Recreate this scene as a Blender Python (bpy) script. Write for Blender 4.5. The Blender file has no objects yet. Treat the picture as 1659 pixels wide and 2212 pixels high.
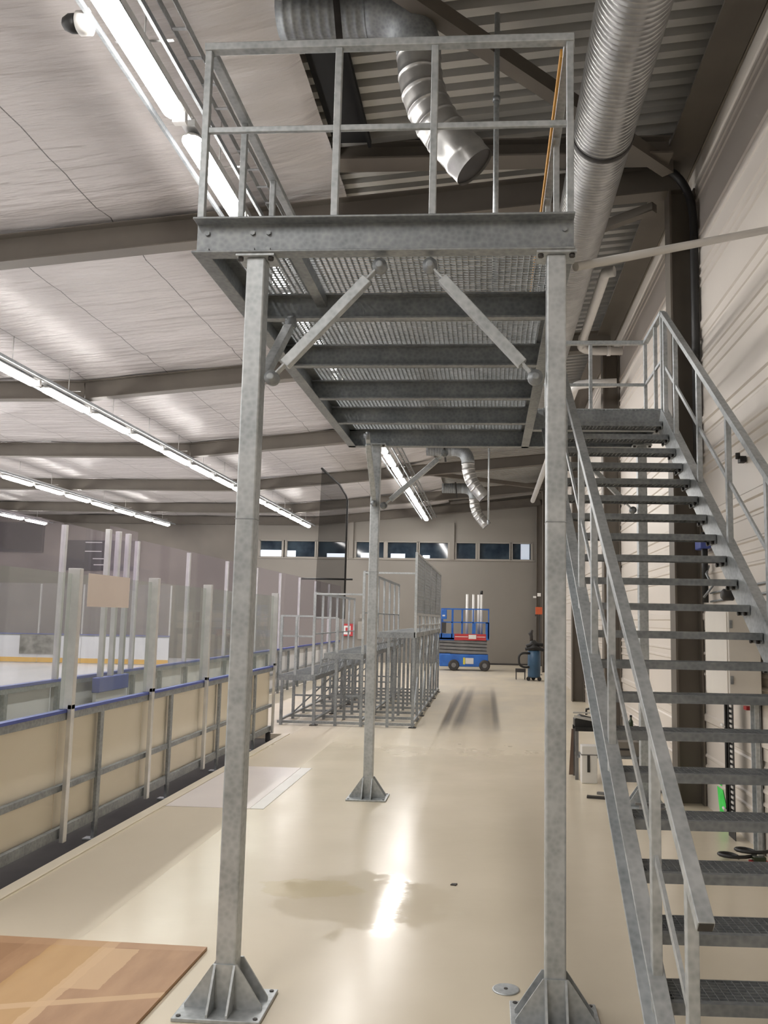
import bpy, bmesh, math, random
from mathutils import Vector, Matrix, noise
random.seed(7)
S = bpy.context.scene
COL = S.collection
V = Vector

# ------------------------------------------------------------------ materials
def new_mat(name):
    m = bpy.data.materials.new(name); m.use_nodes = True
    nt = m.node_tree
    return m, nt, nt.nodes['Principled BSDF']

def nd(nt, t, **kw):
    n = nt.nodes.new(t)
    for k, v in kw.items():
        if k in n.inputs: n.inputs[k].default_value = v
        else: setattr(n, k, v)
    return n

def pos(nt, scale=(1, 1, 1)):
    g = nd(nt, 'ShaderNodeNewGeometry')
    mp = nd(nt, 'ShaderNodeMapping'); mp.inputs['Scale'].default_value = scale
    nt.links.new(g.outputs['Position'], mp.inputs['Vector'])
    return mp.outputs['Vector']

def ramp(nt, fac, stops):
    r = nd(nt, 'ShaderNodeValToRGB')
    while len(r.color_ramp.elements) < len(stops): r.color_ramp.elements.new(0.5)
    for e, (p, c) in zip(r.color_ramp.elements, stops):
        e.position = p; e.color = (*c, 1)
    nt.links.new(fac, r.inputs['Fac'])
    return r.outputs['Color']

def math_(nt, op, a, b=None, c=None):
    n = nd(nt, 'ShaderNodeMath', operation=op)
    for i, v in enumerate((a, b, c)):
        if v is None: continue
        if isinstance(v, (int, float)): n.inputs[i].default_value = v
        else: nt.links.new(v, n.inputs[i])
    return n.outputs[0]

def noise_(nt, vec, scale, detail=3, rough=.55):
    n = nd(nt, 'ShaderNodeTexNoise', Scale=scale, Detail=detail, Roughness=rough)
    nt.links.new(vec, n.inputs['Vector'])
    return n.outputs['Fac']

def bump(nt, h, bs, strength=.3, dist=.02):
    b = nd(nt, 'ShaderNodeBump', Strength=strength, Distance=dist)
    nt.links.new(h, b.inputs['Height']); nt.links.new(b.outputs['Normal'], bs.inputs['Normal'])

def mottled(name, c0, c1, scale=6, rough=.5, metal=0., r2=None, stretch=(1, 1, 1), bmp=0.):
    m, nt, bs = new_mat(name)
    f = noise_(nt, pos(nt, stretch), scale)
    nt.links.new(ramp(nt, f, [(.33, c0), (.67, c1)]), bs.inputs['Base Color'])
    bs.inputs['Roughness'].default_value = rough; bs.inputs['Metallic'].default_value = metal
    if r2 is not None:
        nt.links.new(math_(nt, 'MULTIPLY_ADD', f, r2 - rough, rough), bs.inputs['Roughness'])
    if bmp: bump(nt, f, bs, bmp)
    return m

def emis(name, col, s):
    m, nt, bs = new_mat(name)
    bs.inputs['Base Color'].default_value = (.8, .8, .8, 1)
    bs.inputs['Emission Color'].default_value = (*col, 1); bs.inputs['Emission Strength'].default_value = s
    return m

def glass(name, tint, refl=.9, rough=.03, body=(.5, .5, .5), haze=.06):
    m, nt, bs = new_mat(name); nt.nodes.remove(bs)
    out = nt.nodes['Material Output']
    tr = nd(nt, 'ShaderNodeBsdfTransparent'); tr.inputs['Color'].default_value = (*tint, 1)
    gl = nd(nt, 'ShaderNodeBsdfGlossy', Roughness=rough)
    df = nd(nt, 'ShaderNodeBsdfDiffuse'); df.inputs['Color'].default_value = (*body, 1)
    fr = nd(nt, 'ShaderNodeFresnel', IOR=1.45)
    geo = nd(nt, 'ShaderNodeNewGeometry')
    fs = math_(nt, 'MULTIPLY', math_(nt, 'MULTIPLY', fr.outputs[0], refl), math_(nt, 'SUBTRACT', 1., geo.outputs['Backfacing']))
    a = nd(nt, 'ShaderNodeMixShader'); a.inputs[0].default_value = haze
    nt.links.new(tr.outputs[0], a.inputs[1]); nt.links.new(df.outputs[0], a.inputs[2])
    b = nd(nt, 'ShaderNodeMixShader')
    nt.links.new(fs, b.inputs[0]); nt.links.new(a.outputs[0], b.inputs[1]); nt.links.new(gl.outputs[0], b.inputs[2])
    nt.links.new(b.outputs[0], out.inputs['Surface'])
    return m

def galv_mat(name, c0, c1, c2, rough, metal):
    m, nt, bs = new_mat(name)
    p = pos(nt)
    v = nd(nt, 'ShaderNodeTexVoronoi', Scale=38.); nt.links.new(p, v.inputs['Vector'])
    n1 = noise_(nt, p, 5, 4)
    f = math_(nt, 'ADD', math_(nt, 'MULTIPLY', v.outputs['Distance'], .35), math_(nt, 'MULTIPLY', n1, .85))
    nt.links.new(ramp(nt, f, [(.3, c0), (.55, c1), (.8, c2)]), bs.inputs['Base Color'])
    bs.inputs['Metallic'].default_value = metal
    nt.links.new(math_(nt, 'MULTIPLY_ADD', n1, .25, rough - .12), bs.inputs['Roughness'])
    return m

M = {}
M['galv'] = galv_mat('galvanised_steel', (.32, .345, .36), (.445, .475, .49), (.56, .585, .6), .45, .45)
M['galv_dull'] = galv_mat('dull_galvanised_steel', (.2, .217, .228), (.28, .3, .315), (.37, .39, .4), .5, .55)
M['brown'] = mottled('taupe_painted_steel', (.13, .113, .095), (.15, .132, .11), 2, .5)
M['deck'] = mottled('roof_deck_steel', (.46, .455, .43), (.55, .54, .51), 1.5, .45, .3)
M['duct'] = mottled('spiral_duct_zinc', (.4, .4, .395), (.54, .54, .525), 7, .32, .75)
M['white_metal'] = mottled('white_coated_aluminium', (.62, .61, .59), (.68, .67, .65), 3, .35)
M['alu'] = mottled('brushed_aluminium', (.66, .66, .66), (.76, .76, .75), 9, .32, .7)
M['cream'] = mottled('cream_board_plastic', (.84, .77, .63), (.88, .815, .68), 1.2, .45)
M['board_white'] = mottled('white_board_plastic', (.72, .73, .76), (.78, .79, .81), 1.2, .4)
M['blue_cap'] = mottled('blue_plastic_cap', (.06, .09, .36), (.08, .12, .42), 3, .45)
M['yellow'] = mottled('yellow_kick_plastic', (.75, .42, .05), (.82, .48, .07), 3, .5)
M['black'] = mottled('black_rubber', (.012, .012, .013), (.022, .022, .022), 6, .5)
M['dark'] = mottled('dark_paint', (.035, .033, .032), (.055, .05, .048), 5, .55)
M['dark_clutter'] = mottled('dim_bench_clutter', (.04, .04, .04), (.3, .29, .27), 4, .7)
M['lift_blue'] = mottled('blue_machine_paint', (.02, .11, .42), (.03, .15, .52), 4, .4)
M['lift_grey'] = mottled('grey_machine_steel', (.16, .16, .165), (.22, .22, .22), 5, .45, .3)
M['red'] = mottled('red_paint', (.42, .03, .035), (.5, .045, .05), 4, .5)
M['orange'] = mottled('orange_paint', (.5, .09, .03), (.6, .12, .04), 4, .5)
M['white'] = mottled('white_paint', (.74, .73, .71), (.8, .79, .77), 3, .4)
M['paper'] = mottled('pinkish_paper', (.74, .64, .58), (.79, .69, .63), 2, .8)
M['yellow_tag'] = mottled('yellow_sticker', (.6, .55, .05), (.7, .62, .08), 4, .5)
M['vac_blue'] = mottled('slate_blue_enamel', (.035, .09, .17), (.05, .12, .21), 6, .4)
M['green'] = mottled('green_marker_spray', (.05, .75, .1), (.12, .9, .18), 9, .6)
M['cab'] = mottled('cabinet_enamel', (.74, .71, .66), (.79, .76, .7), 2, .35)
M['sheet'] = mottled('white_plastic_sheet', (.74, .69, .68), (.79, .74, .72), 1.5, .3)
M['batten'] = mottled('yellow_pine', (.55, .27, .045), (.66, .36, .08), 8, .55, stretch=(6, .6, 6))
M['glass_low'] = glass('low_shield_glass', (.93, .955, .935), .8, .03, (.6, .66, .6), .09)
M['glass_tall'] = glass('tall_shield_acrylic', (.955, .935, .975), .7, .04, (.62, .58, .62), .07)
M['net'] = glass('black_netting', (.86, .86, .86), 0., .5, (.012, .012, .012), .22)
M['pane'] = mottled('dark_window_glass', (.012, .02, .035), (.05, .075, .1), 1.6, .06, 0)
M['lit_pane'] = emis('daylit_office_window', (.75, .85, 1.), 1.1)
M['dim_pane'] = emis('dim_blue_office_window', (.3, .45, .65), .35)
M['tube'] = emis('fluorescent_diffuser', (1., .965, .925), 36.)
M['ice'] = mottled('rink_ice', (.78, .79, .82), (.83, .84, .86), .8, .25)
M['concrete'] = mottled('dark_slab', (.018, .017, .016), (.035, .033, .03), 2, .8)
M['wall_grey'] = mottled('taupe_wall_panel', (.235, .215, .19), (.25, .23, .203), .7, .55)
M['wall_far'] = mottled('grey_plaster', (.3, .28, .25), (.36, .335, .3), .6, .7)
M['matt_black'] = mottled('matt_black_strip', (.006, .006, .006), (.01, .01, .01), 3, .95)
M['wall_dark'] = mottled('dark_brown_plaster', (.14, .125, .108), (.22, .197, .17), .35, .7)
M['saw_brown'] = mottled('brown_hardboard', (.16, .11, .085), (.2, .14, .11), 3, .6)
M['bottle'] = mottled('dark_green_bottle', (.02, .035, .015), (.03, .05, .02), 5, .2)
M['cladding'] = mottled('offwhite_sandwich_panel', (.66, .61, .555), (.69, .64, .585), .5, .4)

def floor_material():
    m, nt, bs = new_mat('cream_epoxy_floor')
    g = nd(nt, 'ShaderNodeNewGeometry'); sx = nd(nt, 'ShaderNodeSeparateXYZ')
    nt.links.new(g.outputs['Position'], sx.inputs[0])
    X, Y = sx.outputs['X'], sx.outputs['Y']
    p = pos(nt)
    big = noise_(nt, p, .8, 4)
    base = ramp(nt, big, [(.3, (.66, .59, .46)), (.7, (.73, .655, .52))])
    def mix(fac, a, col):
        x = nd(nt, 'ShaderNodeMix', data_type='RGBA')
        if isinstance(fac, (int, float)): x.inputs[0].default_value = fac
        else: nt.links.new(fac, x.inputs[0])
        nt.links.new(a, x.inputs[6]); x.inputs[7].default_value = (*col, 1)
        return x.outputs[2]
    # unpolished strip beside the boards, its edge at x = -2.18
    strip = math_(nt, 'MULTIPLY', math_(nt, 'LESS_THAN', X, -2.18), math_(nt, 'GREATER_THAN', X, -2.93))
    c = mix(math_(nt, 'MULTIPLY', strip, .55), base, (.52, .46, .37))
    # dusty unfinished floor further back
    far = nd(nt, 'ShaderNodeMapRange'); far.inputs[1].default_value = 12.5; far.inputs[2].default_value = 15.5
    wob = math_(nt, 'ADD', Y, math_(nt, 'MULTIPLY', noise_(nt, p, 1.1, 3), 3.))
    nt.links.new(wob, far.inputs[0])
    dust = math_(nt, 'MULTIPLY', far.outputs[0], ramp_f(nt, noise_(nt, pos(nt, (1, .35, 1)), 1.3, 5), .35, .7))
    c = mix(math_(nt, 'MULTIPLY', dust, .5), c, (.47, .45, .41))
    # tyre marks
    for x0, w, s in ((-.72, .05, .8), (-.5, .07, .8), (.15, .05, .7)):
        lx = math_(nt, 'ADD', X, math_(nt, 'MULTIPLY', math_(nt, 'SUBTRACT', Y, 14.), -.012 if x0 < 0 else .004))
        d = math_(nt, 'ABSOLUTE', math_(nt, 'SUBTRACT', lx, x0))
        k = nd(nt, 'ShaderNodeMapRange'); k.inputs[1].default_value = w * 1.6; k.inputs[2].default_value = w * .5
        nt.links.new(d, k.inputs[0])
        ya = nd(nt, 'ShaderNodeMapRange'); ya.inputs[1].default_value = 13.2; ya.inputs[2].default_value = 15.
        nt.links.new(Y, ya.inputs[0])
        yb = nd(nt, 'ShaderNodeMapRange'); yb.inputs[1].default_value = 23.; yb.inputs[2].default_value = 19.
        nt.links.new(Y, yb.inputs[0])
        f = math_(nt, 'MULTIPLY', math_(nt, 'MULTIPLY', k.outputs[0], s), math_(nt, 'MULTIPLY', ya.outputs[0], yb.outputs[0]))
        c = mix(f, c, (.2, .19, .17))
    # yellowish stain and thin water film
    def blob(x0, y0, rx, ry, wobble=.5):
        dx = math_(nt, 'DIVIDE', math_(nt, 'SUBTRACT', X, x0), rx)
        dy = math_(nt, 'DIVIDE', math_(nt, 'SUBTRACT', Y, y0), ry)
        d = math_(nt, 'SQRT', math_(nt, 'ADD', math_(nt, 'MULTIPLY', dx, dx), math_(nt, 'MULTIPLY', dy, dy)))
        d = math_(nt, 'ADD', d, math_(nt, 'MULTIPLY', math_(nt, 'SUBTRACT', noise_(nt, p, 4.5, 4), .5), wobble * 3))
        k = nd(nt, 'ShaderNodeMapRange'); k.inputs[1].default_value = 1.05; k.inputs[2].default_value = .85
        nt.links.new(d, k.inputs[0])
        return k.outputs[0]
    st = blob(-1.15, 5.62, .34, .2)
    wet = blob(-.75, 5.45, .55, .55)
    c = mix(math_(nt, 'MULTIPLY', st, .4), c, (.58, .49, .28))
    c = mix(math_(nt, 'MULTIPLY', wet, .1), c, (.6, .53, .4))
    nt.links.new(c, bs.inputs['Base Color'])
    r = math_(nt, 'MULTIPLY_ADD', noise_(nt, p, 2.2, 3), .12, .17)
    r = math_(nt, 'ADD', r, math_(nt, 'MULTIPLY', strip, .22))
    r = math_(nt, 'ADD', r, math_(nt, 'MULTIPLY', far.outputs[0], .2))
    r = math_(nt, 'SUBTRACT', r, math_(nt, 'MULTIPLY', wet, .15))
    nt.links.new(math_(nt, 'MAXIMUM', r, .03), bs.inputs['Roughness'])
    bs.inputs['Specular IOR Level'].default_value = .38
    bump(nt, noise_(nt, pos(nt, (1, 2.5, 1)), 6, 3), bs, .05, .01)
    return m

def ramp_f(nt, f, a, b):
    k = nd(nt, 'ShaderNodeMapRange'); k.inputs[1].default_value = a; k.inputs[2].default_value = b
    nt.links.new(f, k.inputs[0]); return k.outputs[0]
M['floor'] = floor_material()
M['curb'] = mottled('pale_epoxy_edge', (.74, .67, .54), (.79, .72, .59), 1.5, .3)

def membrane_material():
    m, nt, bs = new_mat('white_insulation_foil')
    g = nd(nt, 'ShaderNodeNewGeometry'); sx = nd(nt, 'ShaderNodeSeparateXYZ')
    nt.links.new(g.outputs['Position'], sx.inputs[0])
    fr = math_(nt, 'FRACT', math_(nt, 'DIVIDE', math_(nt, 'ADD', sx.outputs['X'], 42.0), 1.4))
    d = math_(nt, 'ABSOLUTE', math_(nt, 'SUBTRACT', fr, .5))
    seam = math_(nt, 'GREATER_THAN', d, .4955)
    n = noise_(nt, pos(nt, (.35, 2.2, 1)), 1.6, 4)
    base = ramp(nt, n, [(.3, (.47, .44, .425)), (.7, (.55, .515, .5))])
    x = nd(nt, 'ShaderNodeMix', data_type='RGBA'); nt.links.new(seam, x.inputs[0]); nt.links.new(base, x.inputs[6]); x.inputs[7].default_value = (.09, .08, .075, 1)
    nt.links.new(x.outputs[2], bs.inputs['Base Color'])
    bs.inputs['Roughness'].default_value = .3
    h = noise_(nt, pos(nt, (.5, 3.2, 1)), 2.4, 4, .5)
    bump(nt, h, bs, .75, .07)
    return m
M['membrane'] = membrane_material()

def ply_material():
    m, nt, bs = new_mat('weathered_plywood')
    p = pos(nt)
    mp = nd(nt, 'ShaderNodeMapping'); mp.inputs['Rotation'].default_value = (0, 0, math.radians(12)); mp.inputs['Scale'].default_value = (1, .3, 1)
    nt.links.new(p, mp.inputs['Vector'])
    grain = noise_(nt, mp.outputs[0], 9, 5)
    base = ramp(nt, grain, [(.3, (.36, .2, .105)), (.7, (.46, .275, .15))])
    # paler bands where battens and other boards lay on it
    g = nd(nt, 'ShaderNodeNewGeometry'); sx = nd(nt, 'ShaderNodeSeparateXYZ'); nt.links.new(g.outputs['Position'], sx.inputs[0])
    X, Y = sx.outputs['X'], sx.outputs['Y']
    wx = math_(nt, 'ADD', X, math_(nt, 'MULTIPLY', math_(nt, 'SUBTRACT', noise_(nt, p, 12, 3), .5), .03))
    def inside(v, a, b): return math_(nt, 'MULTIPLY', math_(nt, 'GREATER_THAN', v, a), math_(nt, 'LESS_THAN', v, b))
    c = base
    def mix(fac, col, k):
        nonlocal c
        x = nd(nt, 'ShaderNodeMix', data_type='RGBA'); nt.links.new(math_(nt, 'MULTIPLY', fac, k), x.inputs[0]); nt.links.new(c, x.inputs[6]); x.inputs[7].default_value = (*col, 1); c = x.outputs[2]
    mix(inside(wx, -2.27, -1.97), (.55, .34, .13), .6)
    mix(inside(wx, -2.8, -2.42), (.3, .16, .08), .5)
    pale = (.62, .42, .24)
    mix(inside(wx, -2.0, -1.93), pale, .75)
    mix(math_(nt, 'MULTIPLY', inside(wx, -1.975, -1.79), inside(Y, 4.01, 4.49)), pale, .75)
    d = math_(nt, 'ABSOLUTE', math_(nt, 'SUBTRACT', math_(nt, 'SUBTRACT', Y, 3.985), math_(nt, 'MULTIPLY', math_(nt, 'ADD', wx, 1.49), .285)))
    mix(math_(nt, 'LESS_THAN', d, .028), pale, .75)
    mix(math_(nt, 'GREATER_THAN', Y, 4.50), (.5, .31, .18), .5)
    nt.links.new(c, bs.inputs['Base Color'])
    bs.inputs['Roughness'].default_value = .5
    return m
M['ply'] = ply_material()

# ------------------------------------------------------------------ mesh builder
class MB:
    def __init__(s): s.bm = bmesh.new()
    def box(s, a, b):
        x0, y0, z0 = (min(a[i], b[i]) for i in range(3)); x1, y1, z1 = (max(a[i], b[i]) for i in range(3))
        v = [s.bm.verts.new(c) for c in ((x0,y0,z0),(x1,y0,z0),(x1,y1,z0),(x0,y1,z0),(x0,y0,z1),(x1,y0,z1),(x1,y1,z1),(x0,y1,z1))]
        for f in ((3,2,1,0),(4,5,6,7),(0,1,5,4),(1,2,6,5),(2,3,7,6),(3,0,4,7)): s.bm.faces.new([v[i] for i in f])
        return s
    def bar(s, p, q, w, h, up=(0, 0, 1)):
        p, q = V(p), V(q); d = (q - p).normalized(); up = V(up)
        if abs(d.dot(up)) > .98: up = V((0, 1, 0))
        sd = d.cross(up).normalized(); u = sd.cross(d).normalized()
        v = []
        for c in (p, q):
            for a, b in ((-1,-1),(1,-1),(1,1),(-1,1)): v.append(s.bm.verts.new(c + sd*a*w/2 + u*b*h/2))
        for f in ((0,1,2,3),(7,6,5,4),(4,5,1,0),(5,6,2,1),(6,7,3,2),(7,4,0,3)): s.bm.faces.new([v[i] for i in f])
        return s
    def tube(s, pts, r, n=14, cap=True, inner=0.):
        pts = [V(p) for p in pts]; rs = r if isinstance(r, (list, tuple)) else [r]*len(pts)
        rings = []; prev = None
        for i, p in enumerate(pts):
            d = (pts[min(i+1, len(pts)-1)] - pts[max(i-1, 0)]).normalized()
            if prev is None:
                a = V((0, 0, 1)) if abs(d.z) < .9 else V((1, 0, 0)); u = (a - d*a.dot(d)).normalized()
            else:
                u = (prev - d*prev.dot(d)).normalized()
            prev = u; w = d.cross(u)
            rings.append([s.bm.verts.new(p + (u*math.cos(t) + w*math.sin(t))*rs[i]) for t in (2*math.pi*k/n for k in range(n))])
        for A, B in zip(rings, rings[1:]):
            for k in range(n):
                f = s.bm.faces.new((A[k], A[(k+1)%n], B[(k+1)%n], B[k])); f.smooth = True
        if cap:
            s.bm.faces.new(list(reversed(rings[0]))); s.bm.faces.new(rings[-1])
        return s
    def cyl(s, p, q, r, n=16): return s.tube([p, q], r, n)
    def prism(s, poly, off):
        off = V(off); A = [s.bm.verts.new(p) for p in poly]; B = [s.bm.verts.new(V(p) + off) for p in poly]
        s.bm.faces.new(list(reversed(A))); s.bm.faces.new(B)
        n = len(A)
        for k in range(n): s.bm.faces.new((A[k], A[(k+1)%n], B[(k+1)%n], B[k]))
        return s
    def ibeam(s, p, q, w, h, t=.012, tw=.01, up=(0, 0, 1)):
        p, q = V(p), V(q); d = (q - p).normalized(); u = V(up); u = (u - d*u.dot(d)).normalized()
        s.bar(p + u*(h/2 - t/2), q + u*(h/2 - t/2), w, t, u); s.bar(p - u*(h/2 - t/2), q - u*(h/2 - t/2), w, t, u)
        s.bar(p, q, tw, h - 2*t, u); return s
    def channel(s, p, q, w, h, side, t=.011, tw=.009, up=(0, 0, 1)):
        # web at p-q, flanges sticking out towards `side`
        p, q = V(p), V(q); d = (q - p).normalized(); u = V(up); u = (u - d*u.dot(d)).normalized(); sd = V(side).normalized()
        s.bar(p, q, tw, h, u)
        o = sd*(w/2)
        for k in (1, -1): s.bar(p + o + u*k*(h/2 - t/2), q + o + u*k*(h/2 - t/2), w, t, u)
        return s
    def build(s, name, mat, parent=None, bevel=0., recalc=True):
        if recalc: bmesh.ops.recalc_face_normals(s.bm, faces=s.bm.faces)
        if parent is None:
            c = [v.co for v in s.bm.verts]
            o3 = V(((min(v.x for v in c)+max(v.x for v in c))/2, (min(v.y for v in c)+max(v.y for v in c))/2, min(v.z for v in c)))
        else:
            o3 = V((0, 0, 0)); q = parent
            while q: o3 += q.location; q = q.parent
        bmesh.ops.translate(s.bm, verts=s.bm.verts, vec=-o3)
        me = bpy.data.meshes.new(name); s.bm.to_mesh(me); s.bm.free()
        ob = bpy.data.objects.new(name, me); COL.objects.link(ob)
        me.materials.append(M[mat] if isinstance(mat, str) else mat)
        if parent is None: ob.location = o3
        else: ob.parent = parent
        if bevel:
            b = ob.modifiers.new('soft_edges', 'BEVEL'); b.width = bevel; b.segments = 2; b.limit_method = 'ANGLE'
        return ob

def thing(name, label, cat, loc=(0, 0, 0), group=None):
    o = bpy.data.objects.new(name, None); COL.objects.link(o); o.location = loc; o.empty_display_size = .1
    return tag(o, label, cat, group)
def tag(o, label, cat, group=None):
    o['label'] = label; o['category'] = cat
    if group: o['group'] = group
    return o
def struct(o): o['kind'] = 'structure'; return o
def kids(o): return [c for c in COL.objects if c.parent == o]
def dup(root, loc, label, group=None):
    r = root.copy(); COL.objects.link(r); r.location = loc; r['label'] = label
    if group: r['group'] = group
    for ch in kids(root):
        c = ch.copy(); COL.objects.link(c); c.parent = r
        for g in kids(ch):
            d = g.copy(); COL.objects.link(d); d.parent = c
    return r
ORD = 'first second third fourth fifth sixth seventh eighth ninth tenth eleventh twelfth thirteenth fourteenth fifteenth sixteenth seventeenth eighteenth nineteenth twentieth'.split() + ['twenty-' + w for w in 'first second third fourth fifth sixth'.split()]

# ------------------------------------------------------------------ setting
YB = 33.6           # back wall
KX, KZ, SL = -7.05, 5.42, .097
def zb(x): return KZ + SL*max(0., x - KX)       # underside of the roof frames
FRAMES = [-1.75, 3.45, 8.65, 13.85, 19.05, 24.25, 29.45, 33.3]

struct(MB().box((-3.05, -9, -.25), (2.3, YB + .1, 0)).box((-4.88, 12.7, -.25), (-3.05, YB + .1, 0)).build('floor', 'floor'))
struct(MB().box((-3.05, -9, .0), (-2.95, 12.7, .012)).build('trim_1', 'curb', bevel=.004))
struct(MB().box((-4.88, -9, -.3), (-3.05, 12.7, -.075)).box((-4.88, -9, -.31), (-3.06, 12.7, -.301)).build('floor.001', 'concrete'))
struct(MB().box((-26, -9, -.3), (-4.88, YB, .0)).build('floor.002', 'ice'))

# right wall: horizontally profiled sandwich panels
def right_wall():
    m = MB(); prof = []; z = 0.
    def pt(zz, dx): prof.append((2.13 - dx, zz))
    while z < 6.75:
        pt(z, 0)
        for dz, dx in ((.26, 0), (.272, .013), (.288, .013), (.30, 0), (.36, 0), (.372, .013), (.388, .013), (.40, 0), (.46, 0), (.472, .013), (.488, .013), (.50, 0),
                       (.66, 0), (.675, -.012), (.70, -.012), (.71, 0), (.80, 0), (.815, .016), (.87, .016), (.885, 0)):
            pt(z + dz, dx)
        z += .98
    a = [m.bm.verts.new((x, -9, min(zz, 6.95))) for x, zz in prof]; b = [m.bm.verts.new((x, YB, min(zz, 6.95))) for x, zz in prof]
    for k in range(len(a)-1):
        if prof[k][1] < 6.95: m.bm.faces.new((a[k], a[k+1], b[k+1], b[k]))
    m.box((2.16, -9, 0), (2.3, YB, 6.95))
    return m
struct(right_wall().build('wall_right', 'cladding'))
struct(MB().box((-26, YB, 0), (2.3, YB + .25, 4.13)).box((-26, YB, 4.83), (2.3, YB + .25, 7.1)).box((-26, YB, 4.13), (-9.36, YB+.25, 4.83)).box((1.7, YB, 4.13), (2.3, YB+.25, 4.83))
       .box((-5.74, YB, 4.13), (-5.40, YB+.25, 4.83)).box((-1.62, YB, 4.13), (-1.35, YB+.25, 4.83)).build('wall_back', 'wall_grey'))
struct(MB().box((-26.3, -9, 0), (-26, YB + .25, 7.1)).build('wall_left', 'wall_far'))
struct(MB().box((-26.3, -9.3, -.3), (2.3, -9, 7.1)).build('wall_front', 'wall_grey'))
struct(MB().box((-9.4, YB - .05, 4.09), (1.8, YB, 4.13)).build('trim_2', 'wall_far'))
for x in (-5.57, -1.49):
    struct(MB().box((x - .09, YB - .1, 4.13), (x + .09, YB, 5.6)).build('trim_3', 'wall_grey'))
WIN = [(-9.34, -8.39), (-8.24, -7.03), (-6.95, -5.75), (-5.39, -4.22), (-4.12, -2.89), (-2.82, -1.63), (-1.34, -.52), (-.41, .83), (.9, 1.68)]
LIT = {0: (.0, 1., .0, .42), 1: (.0, .3, .0, .4), 2: (.3, .95, .0, .25), 3: (.15, .5, 0, .3), 4: (.1, .6, .0, .28), 5: (.1, .35, .0, .2), 8: (.45, .95, .0, 1.)}
for i, (a, b) in enumerate(WIN):
    w = bpy.data.objects.new('window_%d' % (i + 1), None); COL.objects.link(w); w.location = (a, YB, 4.15); struct(w)
    f = MB(); z0, z1 = 4.13, 4.83
    f.box((a - .05, YB - .02, z0), (a + .03, YB + .2, z1)).box((b - .03, YB - .02, z0), (b + .05, YB + .2, z1)).box((a, YB - .02, z0), (b, YB + .2, z0 + .035)).box((a, YB - .02, z1 - .035), (b, YB + .2, z1))
    f.build('window_frame', 'wall_far', w)
    MB().box((a, YB + .12, z0 + .03), (b, YB + .14, z1 - .03)).build('pane', 'pane', w)
    if i in LIT:
        u0, u1, v0, v1 = LIT[i]; W, H = b - a - .08, z1 - z0 - .08
        MB().box((a + .04 + u0*W, YB + .1, z0 + .04 + v0*H), (a + .04 + u1*W, YB + .119, z0 + .04 + v1*H)).build('lit_opening', 'dim_pane' if i == 8 else 'lit_pane', w)

# roof deck: trapezoid steel sheets, ribs running across
def deck():
    m = MB(); y = -9.; prof = []
    while y < YB:
        prof += [(y, 0), (y + .08, 0), (y + .095, -.10), (y + .19, -.10), (y + .205, 0)]; y += .205
    xs = [-26, KX, 2.3]
    rows = [[m.bm.verts.new((x, yy, zb(x) + .66 + dz)) for yy, dz in prof] for x in xs]
    for A, B in zip(rows, rows[1:]):
        for k in range(len(prof) - 1): m.bm.faces.new((A[k], A[k+1], B[k+1], B[k]))
    return m
struct(deck().build('ceiling', 'deck'))

def lining():
    m = MB(); nx, ny = 96, 260; x0, x1, y0, y1 = -25.9, -1.62, -8.9, YB - .05; rows = []
    for i in range(nx + 1):
        t = i/nx; x = x1 + (x0 - x1)*t**1.35; row = []
        for j in range(ny + 1):
            y = y0 + (y1 - y0)*j/ny
            near = min(abs(y - f) for f in FRAMES)
            sag = .10*min(1., near/.5) if near < .5 else .10
            w = .03*noise.noise((x*.55, y*2.3, 1.3)) + .018*noise.noise((x*1.1, y*4.5, 7.7)) + .02*noise.noise((x*.2, y*.5, 3.1))
            edge = max(0., 1 - (x1 - x)/1.6)
            w *= (.55 + 1.1*edge)*min(1., (x1 - x)/.12 + .15) + (.9 if near < .9 else 0)
            z = zb(x) + .345 + .13*edge*edge - sag*.12 + w*1.5
            row.append(m.bm.verts.new((x, y, max(z, zb(x) + .325))))
        rows.append(row)
    for A, B in zip(rows, rows[1:]):
        for k in range(ny):
            f = m.bm.faces.new((A[k], B[k], B[k+1], A[k+1])); f.smooth = True
    return m
struct(lining().build('ceiling_lining', 'membrane'))

# frames
for y in FRAMES:
    m = MB(); x0, x1 = KX, 2.0
    m.ibeam((-25.9, y, KZ + .16), (KX, y, KZ + .16), .2, .32); m.ibeam((KX, y, KZ + .16), (x1, y, zb(x1) + .16), .2, .32)
    struct(m.build('roof_beam', 'brown'))
    if y > 0:
        c = MB().ibeam((1.985, y, 0.0), (1.985, y, zb(1.985)), .24, .27, .02, .015, up=(1, 0, 0))
        struct(c.build('column', 'brown'))
struct(MB().box((1.78, -8.5, 6.54), (2.1, YB - .1, 6.57)).box((2.04, -8.5, 6.57), (2.1, YB - .1, 6.72)).build('trim_4', 'brown'))
struct(MB().box((-1.6, 7.9, 6.33), (1.76, 8.16, 6.35)).box((-1.6, 8.09, 6.35), (1.76, 8.105, 6.56)).box((-1.6, 8.0, 6.56), (1.76, 8.16, 6.575)).build('roof_purlin', 'brown'))
struct(MB().box((-1.6, -8.5, 6.485), (-1.22, 7.88, 6.5)).box((-1.25, -8.5, 6.43), (-1.22, 7.88, 6.485)).build('trim_5', 'matt_black'))  # near-black strip between the lining edge and the roof deck
struct(MB().box((-25.9, YB - .02, 0), (-9.55, YB - .002, 5.6)).build('wall_back.001', 'wall_dark'))  # darker slab over the left part of the back wall
for y in (8.5, 18.9, 29.3):
    struct(MB().bar((1.78, y - .25, 6.36), (-3.0, y - 5.25, 6.33 if y < 10 else 6.1), .13, .13).build('roof_brace', 'brown'))
    struct(MB().bar((1.78, y + .45, 6.3), (-1.5, y + 3.2, 6.25), .1, .1).build('roof_brace', 'brown'))

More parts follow.
